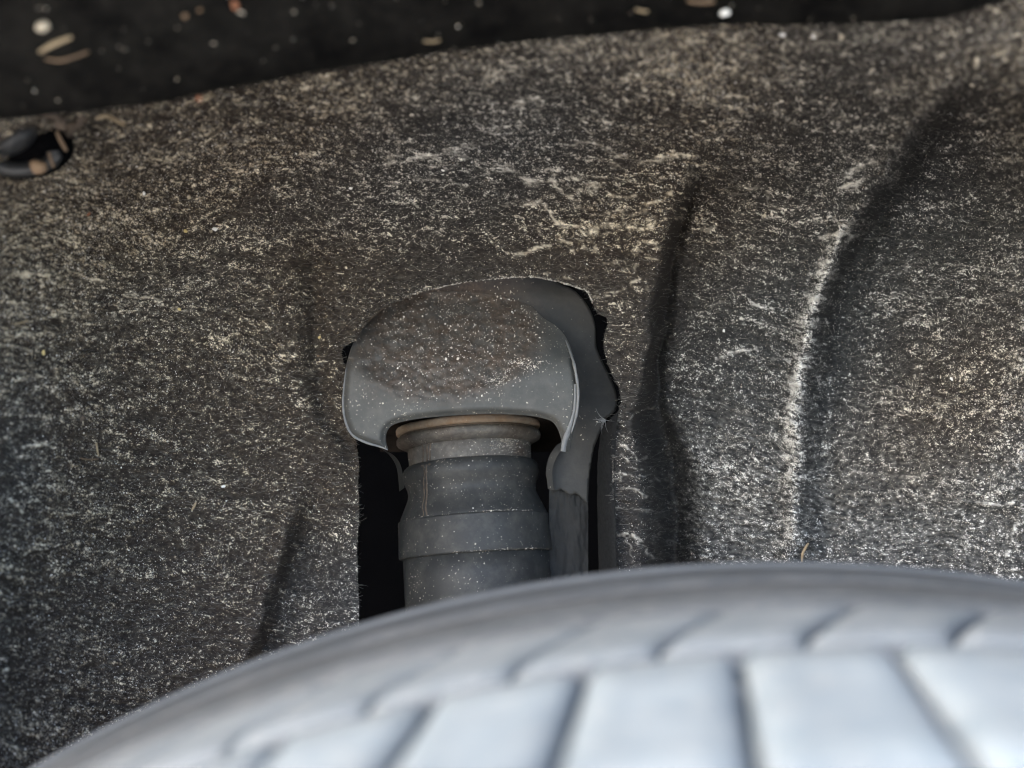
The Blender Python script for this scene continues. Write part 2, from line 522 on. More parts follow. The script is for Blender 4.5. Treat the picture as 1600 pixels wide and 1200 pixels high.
s7 = flowed(fnoise(31, 2.6, 1.1)); s7 /= s7.std()
s8 = flowed(fnoise(32, 1.5, 0.85)); s8 /= s8.std()
CRACKS = []
def cracks(ou, ov, sc, strength, width, lines):
    for l in lines:
        CRACKS.append((catmull([(ou + a / sc, ov + b / sc) for a, b in l], 5), strength, width))
cracks(740, 200, 4.286, 1.0, 2.9, [
    [(130, 290), (250, 280), (320, 330), (380, 375), (470, 355), (520, 345), (560, 285)], [(520, 345), (570, 410), (640, 450), (700, 480)],
    [(700, 420), (760, 400), (830, 385), (890, 410), (940, 455), (1010, 465), (1080, 455)], [(600, 115), (700, 105), (780, 95), (850, 110), (900, 130), (960, 180), (1020, 190)],
    [(350, 520), (440, 500), (500, 540), (540, 620), (570, 665), (640, 665), (710, 660), (740, 690)], [(690, 530), (760, 535), (820, 520)],
    [(870, 575), (960, 550), (1000, 570), (1080, 580), (1150, 555), (1180, 510), (1270, 480), (1330, 430)], [(1000, 590), (1020, 640), (1080, 670), (1160, 680), (1210, 640), (1290, 605)],
    [(240, 850), (340, 840), (450, 800), (560, 790), (610, 770), (650, 820), (690, 820)], [(930, 240), (1000, 260), (1090, 255), (1190, 220), (1280, 195), (1450, 180)],
    [(1080, 830), (1150, 850), (1230, 890)], [(1110, 770), (1170, 765), (1220, 780)], [(640, 330), (720, 345)], [(800, 1130), (900, 1110), (1020, 1070), (1100, 1020)]])
cracks(740, 200, 4.286, 0.85, 7.5, [[(780, 700), (850, 685), (920, 665), (990, 640)], [(730, 760), (790, 790), (820, 800)], [(360, 350), (400, 370)], [(780, 405), (840, 390)]])
cracks(1000, 400, 2.4, 0.7, 3.0, [[(800, 810), (900, 822), (1000, 830), (1060, 825)], [(1345, 830), (1400, 825), (1415, 790), (1430, 740)], [(1370, 1140), (1390, 1080), (1395, 1040), (1420, 1000)],
    [(420, 180), (490, 195)], [(280, 390), (360, 360), (440, 345)], [(1260, 920), (1340, 940), (1400, 930)]])
cracks(520, 620, 2.667, 0.65, 2.0, [[(1195, 205), (1230, 215), (1260, 255), (1310, 260)], [(1200, 240), (1250, 290), (1290, 300)], [(1185, 460), (1250, 465), (1330, 480)], [(1190, 580), (1240, 575), (1280, 610), (1320, 670)],
    [(1200, 310), (1250, 330), (1300, 350)], [(1210, 380), (1260, 385), (1310, 420)], [(1190, 150), (1240, 170), (1260, 200)]])
cracks(0, 400, 2.4, 0.75, 3.2, [[(0, 70), (100, 75), (180, 75), (280, 90), (400, 95)], [(240, 215), (330, 225), (430, 218)], [(470, 150), (560, 155), (640, 190), (700, 210)], [(0, 330), (60, 335), (140, 350)],
    [(80, 715), (140, 710), (195, 700)], [(90, 440), (160, 450)]])
cracks(600, 0, 2.667, 0.7, 3.0, [[(0, 690), (100, 660), (200, 650), (300, 620), (430, 600)], [(130, 750), (230, 745), (330, 775)], [(540, 440), (600, 420), (640, 395)], [(0, 690), (60, 640)], [(960, 700), (1060, 690), (1200, 650), (1290, 650)],
    [(1000, 940), (1080, 920), (1140, 910)], [(1420, 790), (1480, 810), (1560, 780)]])
cracks(1000, 0, 2.667, 0.8, 4.5, [[(750, 1000), (820, 970), (870, 950)], [(830, 790), (900, 770), (940, 745)], [(780, 1060), (850, 1010), (880, 985)], [(860, 740), (920, 690), (970, 670)]])
cracks(-12, 0, 1, 0.62, 12.0, [[p for p in C2[::3] if 330 < p[1] < 880]])
ck = np.zeros_like(UU)
for path, strength, width in CRACKS:
    a_ = np.array(path)
    c0, c1 = int((a_[:, 0].min() - 40 - U0) / STEP), int((a_[:, 0].max() + 40 - U0) / STEP)
    r0, r1 = int((a_[:, 1].min() - 40 - V0) / STEP), int((a_[:, 1].max() + 40 - V0) / STEP)
    sl = (slice(max(r0, 0), r1), slice(max(c0, 0), c1))
    _, _, dd = near_poly(UU[sl] + 2.2 * s6[sl], VV[sl] + 1.5 * s1[sl], path, closed=False)
    ck[sl] = np.maximum(ck[sl], strength * np.exp(-(dd / width) ** 2) * (np.clip(0.55 + 0.45 * s6[sl] + 0.35 * s3[sl], 0, 1.2) if width > 8 else 1))
wr = np.maximum(wr * 0.8, ck * np.clip(0.85 + 0.3 * s3, 0.2, 1.3))
wn = rng.standard_normal(UU.shape)
score = 0.28 * s1 + 0.40 * s7 + 0.42 * s8 + 0.32 * wn + 0.14 * s3 + 0.10 * s5 + den * 0.85 + 0.7 * wr
film = 0.02 + 0.06 * gauss(UU, VV, 1150, 770, 170, 130) + 0.05 * gauss(UU, VV, 1450, 820, 200, 120) + 0.03 * gauss(UU, VV, 100, 400, 300, 200)  # thin dust, thickened at lower right to paint light bounced off the tyre
dust = np.clip(film * (1 + 0.5 * s7 + 0.5 * s8), 0, 1)
calm = 1 - np.clip(0.7 * np.exp(-((d1 - 10 - 14 * smooth(VV, 600, 740)) / (18 + 16 * smooth(VV, 600, 740))) ** 2) * smooth(VV, 260, 380)
                   + 0.45 * np.exp(-((d2 - 34) / 24) ** 2) * smooth(VV, 120, 200) * (1 - smooth(VV, 420, 640)) + 0.95 * gauss(UU, VV, 978, 800, 40, 170), 0, 0.92)  # less dust deepens the painted crease shade; sparse strip beside the opening
dust = dust * calm
score = score - 1.6 * (1 - calm)
dust = np.maximum(dust, 0.85 * np.clip(wr, 0, 1) * smooth(s1 * 0.3 + s2 * 0.5 + s7 * 0.4, -1.0, 0.8))
brown = np.clip(0.60 + 0.28 * big + 0.35 * gauss(UU, VV, 250, 250, 500, 350) + 0.5 * np.exp(-(d0 / 20) ** 2) * smooth(VV, 360, 440) * (1 - smooth(VV, 700, 760))  # real dirt, with warm light upper left and cool lower right painted in
                + 0.35 * gauss(UU, VV, 110, 760, 40, 180) + 0.3 * gauss(UU, VV, 500, 420, 120, 60) - 0.5 * smooth(VV, 620, 900) * smooth(UU, 500, 800)
                - 0.5 * gauss(UU, VV, 900, 460, 250, 90) - 0.25 * smooth(UU, 1050, 1400) + 0.40 * smooth(360 - VV, 0, 250) + 0.25 * gauss(UU, VV, 100, 1000, 300, 300) + 0.22 * smooth(700 - UU, 0, 500), 0, 1)

relief = 0.00030 * s1 + 0.00036 * s3 + 0.00012 * s2 + 0.00022 * s7 + 0.00009 * s8 + 0.00036 * s5 + 0.0009 * wr + 0.00010 * dust + 0.0007 * s4
FELT_Y = base_depth(UU, VV) - relief

HOLE = [(560, 1300), (560, 960), (559, 860), (561, 780), (560, 712), (556, 690), (551, 650), (549, 600), (546, 572), (536, 566), (534, 548), (541, 539), (556, 533),
        (566, 514), (580, 495), (600, 480), (640, 462), (700, 446), (760, 437), (800, 434), (835, 433), (872, 440), (900, 449), (916, 455), (926, 474), (934, 491),
        (941, 494), (949, 496), (950, 506), (943, 524), (943, 548), (952, 576), (966, 606), (970, 625), (967, 642), (958, 652), (955, 690), (957, 760), (960, 890), (962, 1300)]
HOLE = [(u + random.uniform(-1.2, 1.2), v + random.uniform(-1.0, 1.0)) for (u, v) in
        [p for i in range(len(HOLE)) for p in ([HOLE[i]] + [tuple(np.array(HOLE[i]) * (1 - t) + np.array(HOLE[(i + 1) % len(HOLE)]) * t) for t in (0.25, 0.5, 0.75)])]]

def cut_mesh(u, v, keep_fn, poly):
    """drop grid cells, pull the border vertices onto the outline; returns u, v, faces"""
    nr, nc = u.shape
    F = grid_faces(nr, nc)
    cu = u.ravel()[F].mean(1); cv = v.ravel()[F].mean(1)
    keep = keep_fn(cu, cv)
    cnt = np.zeros(nr * nc, int); kc = np.zeros(nr * nc, int)
    for i in range(4):
        np.add.at(cnt, F[:, i], 1); np.add.at(kc, F[keep][:, i], 1)
    b = (kc > 0) & (kc < cnt)
    uf, vf = u.ravel().copy(), v.ravel().copy()
    bi = np.nonzero(b)[0]
    if poly is not None and len(bi):
        pu, pv, d = near_poly(uf[bi], vf[bi], poly)
        lim = 2.2 * abs(uf[1] - uf[0])
        ok = d < lim
        uf[bi[ok]] = pu[ok]; vf[bi[ok]] = pv[ok]
    return uf, vf, F[keep]

def silhouette(u):
    return 882 + (u - 1220) ** 2 / 4600.0

def felt_keep(cu, cv):
    return ~in_poly(cu, cv, HOLE) & (cv < silhouette(cu) + 110)

uf, vf, F = cut_mesh(UU, VV, felt_keep, HOLE)
Yf = FELT_Y.ravel()
P = at_np(uf, vf, Yf)
liner = thing("wheel_liner", "dark felt wheel arch liner covered in pale dust specks, with pressed creases", "wheel liner", (0, 0.5, -0.25))
Pv, Fv, ex, _ = compact(P, F, (dust.ravel(), brown.ravel(), score.ravel()))
mesh_np("felt_panel", Pv, Fv, M_felt, liner, {"dust": ex[0], "brown": ex[1], "score": ex[2]})

# turned-in cut edge round the opening
hp = [p for p in HOLE if p[1] < 1200]
hu = np.array([p[0] for p in hp]); hv = np.array([p[1] for p in hp])
hy = sample(FELT_Y, hu, hv)
cx, cy = 750, 640
rows = []
for k, (off, back) in enumerate(((-0.5, 0.0002), (0.5, 0.0015), (0.0, 0.0045))):
    rows.append(at_np(hu, hv, hy + back))
strip("cut_edge", rows, M_edge, liner)
# the broad turned flange on the right of the opening
fl = catmull([(966, 642), (962, 690), (961, 760), (962, 830), (964, 900), (965, 1000)], 8)
fo = catmull([(940, 668), (935, 705), (933, 760), (934, 830), (936, 900), (937, 1000)], 8)
rows = []
for t in np.linspace(0, 1, 7):
    row = []
    for i, (a, b) in enumerate(zip(fl, fo)):
        wob = 2.0 * mnoise.noise(Vector((i * 0.4, t * 2, 3)))
        uu_, vv_ = a[0] * (1 - t) + b[0] * t + wob, a[1] * (1 - t) + b[1] * t
        row.append(at(uu_, vv_, 0.499 + 0.014 * t ** 1.5))
    rows.append(row)
strip("turned_edge", rows, M_edge, liner)

# coarse continuation of the liner outside the photograph: unseen, bent inward to block light from the sides
Yl = FELT_Y[:, 0]; cl = at_np(UU[:, 0], VV[:, 0], Yl)[::12]
felt_attrs(strip("front_wrap", [cl + np.array(o) for o in ((0, 0.0004, 0), (-0.07, -0.03, 0), (-0.14, -0.10, 0), (-0.18, -0.18, 0))], M_felt, liner), 0.9)
Yr = FELT_Y[:, -1]; crr = at_np(UU[:, -1], VV[:, -1], Yr)[::12]
felt_attrs(strip("rear_wrap", [crr + np.array(o) for o in ((0, 0.0004, 0), (0.05, -0.05, 0), (0.085, -0.12, 0), (0.10, -0.20, 0))], M_felt, liner), 0.5)
lu = np.linspace(U0, U1, 60); lv = silhouette(lu) + 75
ly = sample(FELT_Y, lu, lv) + 0.006
top = at_np(lu, lv, ly)
rows = [top]
for z in (-0.25, -0.50, -0.803):
    r_ = top.copy(); r_[:, 2] = np.minimum(top[:, 2] - 0.01, z); rows.append(r_)
felt_attrs(strip("lower_panel", rows, M_felt, liner), 0.6)
# loose grit and fibres caught on the felt (thousands: one object each)
def pick(n, weight, umin=-40, umax=1640, vmin=-50, vmax=1240):
    if weight[:10].max() == 0:
        umin, umax, vmin, vmax = 510, 1000, 410, 990
    out_u, out_v = [], []
    tot = 0
    wm = weight.max()
    while tot < n:
        u = rng.uniform(umin, umax, 60000); v = rng.uniform(vmin, vmax, 60000)
        k = (rng.uniform(0, wm, 60000) < sample(weight, u, v)) & felt_keep(u, v) & (v < silhouette(u) + 25)
        out_u.append(u[k]); out_v.append(v[k]); tot += k.sum()
    return np.concatenate(out_u)[:n], np.concatenate(out_v)[:n]

OCT_V = np.array([(1, 0, 0), (-1, 0, 0), (0, 1, 0), (0, -1, 0), (0, 0, 1), (0, 0, -1)], float)
OCT_F = np.array([(0, 2, 4), (2, 1, 4), (1, 3, 4), (3, 0, 4), (2, 0, 5), (1, 2, 5), (3, 1, 5), (0, 3, 5)])

def rand_rot(n):
    q = rng.standard_normal((n, 4)); q /= np.linalg.norm(q, axis=1)[:, None]
    w, x, y, z = q.T
    return np.stack([np.stack([1 - 2 * (y * y + z * z), 2 * (x * y - z * w), 2 * (x * z + y * w)], -1),
                     np.stack([2 * (x * y + z * w), 1 - 2 * (x * x + z * z), 2 * (y * z - x * w)], -1),
                     np.stack([2 * (x * z - y * w), 2 * (y * z + x * w), 1 - 2 * (x * x + y * y)], -1)], 1)

def grit(name, centres, sizes, parent, mat=None, tone=None):
    n = len(centres)
    sc = sizes[:, None] * rng.uniform(0.55, 1.3, (n, 3))
    v = OCT_V[None] * sc[:, None, :] * rng.uniform(0.8, 1.2, (n, 6, 1))
    v = np.einsum('nij,nkj->nki', rand_rot(n), v) + centres[:, None, :]
    f = OCT_F[None] + (np.arange(n) * 6)[:, None, None]
    if tone is None:
        tone = rng.beta(1.6, 1.3, n)
    o = mesh_np(name, v.reshape(-1, 3), f.reshape(-1, 3), mat or M_grain, parent, {"tone": np.repeat(tone, 6)}, False)
    o["kind"] = "stuff"
    return o

gw = np.exp(1.1 * den + 0.30 * s3 + 0.15 * s5)
gw = np.clip(gw, 0, np.percentile(gw, 99.5))
u, v = pick(90000, gw)
size = 0.000105 * np.exp(0.42 * rng.standard_normal(len(u)))
Yg = sample(FELT_Y, u, v) - size * 0.5
grit("dust_grains", at_np(u, v, Yg), size, liner)

def fibres(name, n, weight, length, width, parent, tone_range, lift=0.0006, spread=0.55, vary=0.4):
    u, v = pick(n, weight)
    ang = rng.normal(0.12, spread, n)
    L = length * np.exp(vary * rng.standard_normal(n)) / (K * 0.5)      # photo pixels
    bend = rng.normal(0, 0.5, n)
    pts = []
    for t in (-0.5, -0.17, 0.17, 0.5):
        a = ang + bend * t
        uu_, vv_ = u + L * t * np.cos(a), v - L * t * np.sin(a)
        Yp = sample(FELT_Y, uu_, vv_) - 0.0002 - lift * rng.uniform(0, 1, n) * (0.25 - t * t) * 4
        p = at_np(uu_, vv_, Yp)
        pts.append(p)
    w = width * rng.uniform(0.6, 1.4, n)
    V = []
    for p in pts:
        for k in range(3):
            th = 2 * math.pi * k / 3
            V.append(p + np.stack([0 * w, w * math.sin(th), w * math.cos(th)], -1))
    V = np.stack(V, 1)                                                 # n,12,3
    f = []
    for i in range(3):
        for k in range(3):
            f.append((i * 3 + k, i * 3 + (k + 1) % 3, (i + 1) * 3 + (k + 1) % 3, (i + 1) * 3 + k))
    f = np.array(f)[None] + (np.arange(n) * 12)[:, None, None]
    tone = rng.uniform(*tone_range, n)
    o = mesh_np(name, V.reshape(-1, 3), f.reshape(-1, 4), mats=M_fibre, parent=parent, attrs={"tone": np.repeat(tone, 12)})
    o["kind"] = "stuff"
    return o

fibres("felt_fibres", 20000, np.ones_like(den), 0.0028, 0.000035, liner, (0.1, 0.9))
ew = np.zeros_like(UU)
sl = (slice(int((400 - V0) / STEP), int((1000 - V0) / STEP)), slice(int((500 - U0) / STEP), int((1010 - U0) / STEP)))
_, _, hd_ = near_poly(UU[sl], VV[sl], HOLE)
ew[sl] = np.exp(-(hd_ / 4.0) ** 2)
fibres("edge_fibres", 900, ew, 0.0018, 0.000035, liner, (0.0, 0.6), 0.0012, 1.5, 0.65)

m_ = (hv < 470) & (hu > 600)
ii = rng.choice(np.nonzero(m_)[0], 700); t_ = rng.uniform(0, 1, 700); jj = np.clip(ii + 1, 0, len(hu) - 1)
eu = hu[ii] * (1 - t_) + hu[jj] * t_ + rng.normal(0, 1.2, 700); ev = hv[ii] * (1 - t_) + hv[jj] * t_ - np.abs(rng.normal(0, 1.4, 700))
grit("edge_dust", at_np(eu, ev, sample(FELT_Y, eu, ev) - 0.0001), 0.00014 * np.exp(0.4 * rng.standard_normal(700)), liner)

# ------------------------------------------------------------------ strut tower behind the opening
tower = thing("strut_tower", "grey painted inner body panel seen through the liner opening behind the shock absorber", "body panel", (0, 0.55, -0.25))
UP = catmull([(870, 696), (858, 715), (853, 742), (859, 758), (868, 768), (876, 765), (884, 769), (892, 774), (899, 771), (906, 775), (912, 783), (919, 788)], 4) + \
     [(919, 780), (921, 740), (928, 700), (946, 655)] + catmull([(962, 642), (964, 621), (957, 597), (943, 568), (932, 542), (930, 508), (920, 480), (899, 455), (870, 442)], 4) + \
     [(850, 420), (554, 400), (554, 560), (640, 625), (840, 625), (882, 650), (880, 690)]
gu, gv = np.meshgrid(np.arange(490, 1020, 3.0), np.arange(395, 905, 3.0))
pu, pv, pf = cut_mesh(gu, gv, lambda a, b: in_poly(a, b, UP), UP)
pY = 0.5318 - 0.002 * smooth(pu, 880, 960) + 0.0004 * np.sin(pu / 30.0) * np.cos(pv / 44.0) 
vv3, ff3, _, _ = compact(at_np(pu, pv, pY), pf)
be = boundary_edges(ff3)
n0 = len(vv3)
back = vv3 + np.array([0, 0.004, 0])
allv = np.concatenate([vv3, back]); allf = np.concatenate([ff3, np.stack([be[:, 1], be[:, 0], be[:, 0] + n0, be[:, 1] + n0], -1)])
def caked(u, v):
    e = np.hypot((u - 695 - 0.1 * (v - 540)) / 158, (v - 530 + 0.10 * (u - 700)) / 100)
    nz_ = sample(0.5 * s6 + 0.3 * s2 + 0.5 * s5, u, v)
    k = (1 - smooth(e, 0.78, 1.15)) * (0.95 + 0.12 * nz_)
    k = np.maximum(k, 0.85 * (1 - smooth(v, 470, 520)) * (1 - smooth(u, 720, 850)))
    return np.clip(np.maximum(k, 0.6 * gauss(u, v, 585, 580, 34, 40)), 0, 1)
cbp = caked(vv3[:, 0] / (K * vv3[:, 1]) + 800, 600 - vv3[:, 2] / (K * vv3[:, 1]))
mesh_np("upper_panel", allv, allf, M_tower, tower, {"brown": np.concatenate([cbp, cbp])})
# lumpy foam below the panel's torn edge
gu, gv = np.meshgrid(np.linspace(858, 919, 60), np.linspace(763, 1010, 90))
nz = np.array([[mnoise.fractal(Vector((a / 26.0, b / 60.0, 2.0)), 1.0, 2.0, 4) for a in gu[0]] for b in gv[:, 0]])
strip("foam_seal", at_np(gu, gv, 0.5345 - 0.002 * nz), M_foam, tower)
# added near-black box: shuts out stray light, its colour stands for shade
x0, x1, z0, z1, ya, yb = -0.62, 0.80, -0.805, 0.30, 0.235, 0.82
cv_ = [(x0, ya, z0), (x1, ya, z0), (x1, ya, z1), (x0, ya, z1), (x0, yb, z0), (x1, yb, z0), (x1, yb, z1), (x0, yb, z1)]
mesh_np("light_block_box", cv_, [(4, 5, 6, 7), (0, 1, 5, 4), (3, 7, 6, 2), (0, 4, 7, 3), (1, 2, 6, 5)], M_deep, tower, smooth_shade=False)

# ------------------------------------------------------------------ moulded mount cover (the cup over the shock's top)
cover = thing("mount_cover", "grey moulded cup cover over the shock absorber top, its upper face caked in brown dirt", "cover", at(715, 600, 0.51))
CUP = catmull([(548, 545), (539, 580), (535, 625), (538, 656), (549, 680), (570, 692), (592, 699), (606, 704)], 5)[:-1] + \
      catmull([(606, 704), (602, 690), (604, 674), (616, 663), (650, 655), (700, 650), (760, 647), (820, 649), (850, 654), (866, 662), (876, 682), (879, 705)], 4)[:-1] + \
      catmull([(879, 705), (888, 706), (893, 686), (902, 650), (905, 615), (899, 572), (889, 536), (872, 512), (848, 496), (830, 478)], 5)[:-1] + \
      catmull([(830, 479), (796, 465), (750, 457), (700, 455), (650, 460), (612, 474), (582, 497), (560, 522), (548, 545)], 5)[:-1]
gu, gv = np.meshgrid(np.arange(525, 915, 1.6), np.arange(405, 715, 1.6))
pu, pv, pf = cut_mesh(gu, gv, lambda a, b: in_poly(a, b, CUP), CUP)
_, _, dist = near_poly(pu, pv, CUP)
qe = np.hypot((pu - 712) / 190, (pv - 590) / 150)
pY = 0.4945 + 0.027 * smooth((600 - pv) / 170.0) + 0.0035 * np.clip(qe, 0, 1.3) ** 2
pY += 0.0042 * (1 - smooth(dist, 0, 44)) ** 1.5 * smooth((570 - pv) / 30)            # top edge rolls back
pY += 0.003 * (1 - smooth(dist, 0, 14)) ** 2 * (pv >= 560)
ell = np.hypot((pu - 700 - 0.1 * (pv - 540)) / 150, (pv - 535 + 0.10 * (pu - 700)) / 92)
pY += 0.0045 * (1 - smooth(ell, 0.55, 1.05))                           # shallow scoop that holds the dirt
pY += 0.0030 * np.exp(-((pu - 585) / 22) ** 2 - ((pv - 572) / 20) ** 2)
nzz = sample(0.6 * s6 + 0.4 * s2, pu, pv)
pY -= (0.00032 * sample(0.7 * s6 + 0.3 * s3, pu, pv) + 0.00022 * nzz) * (1 - smooth(ell, 0.8, 1.15))
wpan = 0 * pu
cb = np.clip(caked(pu, pv) + 0.3 * gauss(pu, pv, 862, 680, 26, 30), 0, 1)
vv3, ff3, ex, _ = compact(at_np(pu, pv, pY), pf, (cb, wpan))
be = boundary_edges(ff3); n0 = len(vv3)
back = vv3 + np.array([0, 0.0035, 0])
allv = np.concatenate([vv3, back]); allf = np.concatenate([ff3, np.stack([be[:, 1], be[:, 0], be[:, 0] + n0, be[:, 1] + n0], -1)])
mesh_np("cup_face", allv, allf, M_cover, cover, {"brown": np.concatenate([ex[0], ex[0]]), "bare": np.concatenate([ex[1], ex[1]])})
CUP_U, CUP_V, CUP_Y = gu, gv, pY.reshape(gu.shape)

def cup_y(u, v):
    i = np.clip(((np.asarray(u) - 525) / 1.6).astype(int), 0, gu_n[1] - 1); j = np.clip(((np.asarray(v) - 405) / 1.6).astype(int), 0, gu_n[0] - 1)
    return CUP_Y[j, i]
gu_n = gu.shape

def bead(name, pts, rpx, parent, mat, Yfn, n=8):
    path = catmull(pts, n)
    m = len(path)
    p3 = [at(a, b, float(Yfn(a, b))) for a, b in path]
    rad = [rpx * K * 0.5 * (0.35 + 0.65 * min(1, 4 * i / m, 4 * (m - 1 - i) / m)) * (1 + 0.25 * mnoise.noise(Vector((i * 0.5, 1, 2)))) for i in range(m)]
    vs, fs = tube(p3, rad, 8)
    return mesh_py(name, vs, fs, mat, parent)
bead("rim_bead", [(541, 575), (536, 622), (539, 655), (550, 679), (571, 691), (594, 698), (606, 703)], 2.0, cover, M_bead, lambda a, b: cup_y(a, b) - 0.0004)
bead("rim_bead", [(884, 532), (896, 566), (903, 608), (901, 645), (893, 676)], 2.4, cover, M_bead, lambda a, b: min(cup_y(a - 4, b), cup_y(a - 8, b)) - 0.0005)
# flattened lip with its highlight painted pale, at the lower right of the cup
lp = catmull([(902, 600), (901, 640), (893, 672), (886, 692), (884, 706)], 6); lq = catmull([(896, 600), (894, 640), (885, 668), (878, 690), (876, 705)], 6)
strip("highlight_lip", [[at(a, b, 0.4992) for a, b in lp], [at(a, b, 0.4975) for a, b in [((p[0] + q[0]) / 2, (p[1] + q[1]) / 2) for p, q in zip(lp, lq)]], [at(a, b, 0.4990) for a, b in lq]], M_bead, cover)
# skirt of the cup running back on either side of the shock
def skirt(front, backp, Ya, Yb):
    rows = []
    f = catmull(front, 6); b = catmull(backp, 6)
    for t in np.linspace(0, 1, 6):
        rows.append([at(p[0] * (1 - t) + q[0] * t, p[1] * (1 - t) + q[1] * t, Ya + (Yb - Ya) * t) for p, q in zip(f, b)])
    return rows
strip("cup_skirt", skirt([(600, 703), (617, 713), (627, 730), (632, 762)], [(594, 700), (609, 712), (620, 732), (624, 768)], 0.505, 0.511), M_tower, cover)
strip("cup_skirt", skirt([(876, 695), (862, 708), (854, 732), (856, 764)], [(884, 697), (871, 712), (863, 735), (865, 766)], 0.529, 0.5275), M_tower, cover)
# inner wall of the cup behind the shock's cap
ins = [[at(a, b, y) for a in np.linspace(594, 886, 20)] for b, y in ((640, 0.512), (655, 0.540), (680, 0.568), (706, 0.575))]
strip("cup_inside", ins, M_inside, cover)
n = 1500
u = rng.uniform(560, 860, n * 5); v = rng.uniform(448, 640, n * 5)
k = (np.hypot((u - 705) / 150, (v - 535) / 92) < rng.uniform(0.3, 1.12, n * 5)) & in_poly(u, v, HOLE)
u, v = u[k][:n], v[k][:n]
size = 0.00017 * np.exp(0.5 * rng.standard_normal(len(u)))
grit("dust_grains", at_np(u, v, cup_y(u, v) - 0.0002), size, cover)
# crumbs along the lower right edge of the dirt
t = rng.uniform(0, 1, 500)
u = 765 + 75 * t + rng.normal(0, 6, 500); v = 592 - 34 * t + rng.normal(0, 4, 500) + 10 * np.sin(t * 9)
grit("dirt_crumbs", at_np(u, v, cup_y(u, v) - 0.0002), 0.00016 * np.exp(0.4 * rng.standard_normal(500)), cover, tone=rng.uniform(0.2, 0.7, 500))

# ------------------------------------------------------------------ shock absorber
YS = 0.54
AX = Vector((-0.070, 0.185, 1.0)).normalized()
S0 = Vector(at(742, 838, YS))
shock = thing("shock_absorber", "shock absorber in dark rubber dust boot with rusty rings, inside the liner opening", "shock absorber", S0 - AX * 0.06)
RX = AX.cross(Vector((0, 1, 0))).normalized(); RY = AX.cross(RX).normalized()

def lathe(name, prof, mat, seg=96, wob=0.0, seed=0, parent=None):
    """prof: (photo row of the centre line, half width in photo pixels)"""
    vs, fs = [], []
    for i, (pv_, hw) in enumerate(prof):
        t = (838 - pv_) * K * YS; r = hw * K * YS
        for k in range(seg):
            a = 2 * math.pi * k / seg
            rr = r * (1 + wob * mnoise.noise(Vector((math.cos(a) * 2.2, math.sin(a) * 2.2, pv_ / 14.0 + seed * 9))))
            p = S0 + AX * (t + wob * 0.03 * mnoise.noise(Vector((math.cos(a) * 3, math.sin(a) * 3, seed)))) + (RX * math.cos(a) + RY * math.sin(a)) * rr
            vs.append(tuple(p))
    for i in range(len(prof) - 1):
        for k in range(seg):
            k2 = (k + 1) % seg
            fs.append((i * seg + k, i * seg + k2, (i + 1) * seg + k2, (i + 1) * seg + k))
    return mesh_py(name, vs, fs, mat, parent or shock)

lathe("cap_ring", [(662, 20), (662, 108), (663.5, 112.5), (666, 114), (672, 114), (674.5, 112.5), (675.5, 108), (675.5, 60)], M_rust, wob=0.006, seed=1)
lathe("cap_groove", [(674, 60), (674, 108.5), (680, 108.5), (680, 60)], M_seam)
lathe("flange_ring", [(678, 60), (678, 109), (679.5, 112.5), (682, 114), (688, 114), (691, 112), (695, 104), (698, 98.5), (698, 60)], M_collar, wob=0.006, seed=2)
lathe("steel_collar", [(696, 60), (696, 97.5), (710, 97), (722, 96.5), (728, 95), (728, 60)], M_collar, wob=0.004, seed=3)
boot = lathe("dust_boot", [(724, 70), (724, 97), (726, 101), (730, 105), (735, 107.5), (741, 108.4), (747, 107.6), (754, 104.5), (761, 101.6), (768, 100.2), (774, 100.6), (780, 102.6), (794, 109), (804, 113.5), (809, 115.2), (812, 115.4), (812, 80)], M_rubber, wob=0.006, seed=4)
lathe("boot_band", [(809.5, 80), (809.5, 116.5), (811, 118.2), (813, 118.6), (840, 119.2), (864, 120.2), (866.5, 119.8), (867.5, 118.5), (867.5, 80)], M_rubber, wob=0.003, seed=5, parent=boot)
lathe("boot_tube", [(866, 80), (866, 113.6), (900, 114), (960, 114.5), (1080, 116), (1080, 60)], M_rubber, wob=0.003, seed=6)

def shock_pt(du, row, lift=0.0):
    """point on the shock's near side: du = offset from the axis in photo pixels"""
    prof = [(696, 97.5), (726, 96.5), (732, 106.5), (742, 108.4), (758, 103), (768, 100.3), (782, 103.5), (808, 115), (809, 118.6), (867, 120.2), (868, 113.8), (960, 114.5)]
    hw = np.interp(row, [p[0] for p in prof], [p[1] for p in prof]) + lift / (K * YS)
    s = max(-0.98, min(0.98, du / hw)); r = hw * K * YS
    t = (838 - row) * K * YS
    side = RX * -1 if RX.x < 0 else RX
    fr = RY if RY.y < 0 else RY * -1
    return S0 + AX * t + side * (r * s) + fr * (r * math.sqrt(1 - s * s))
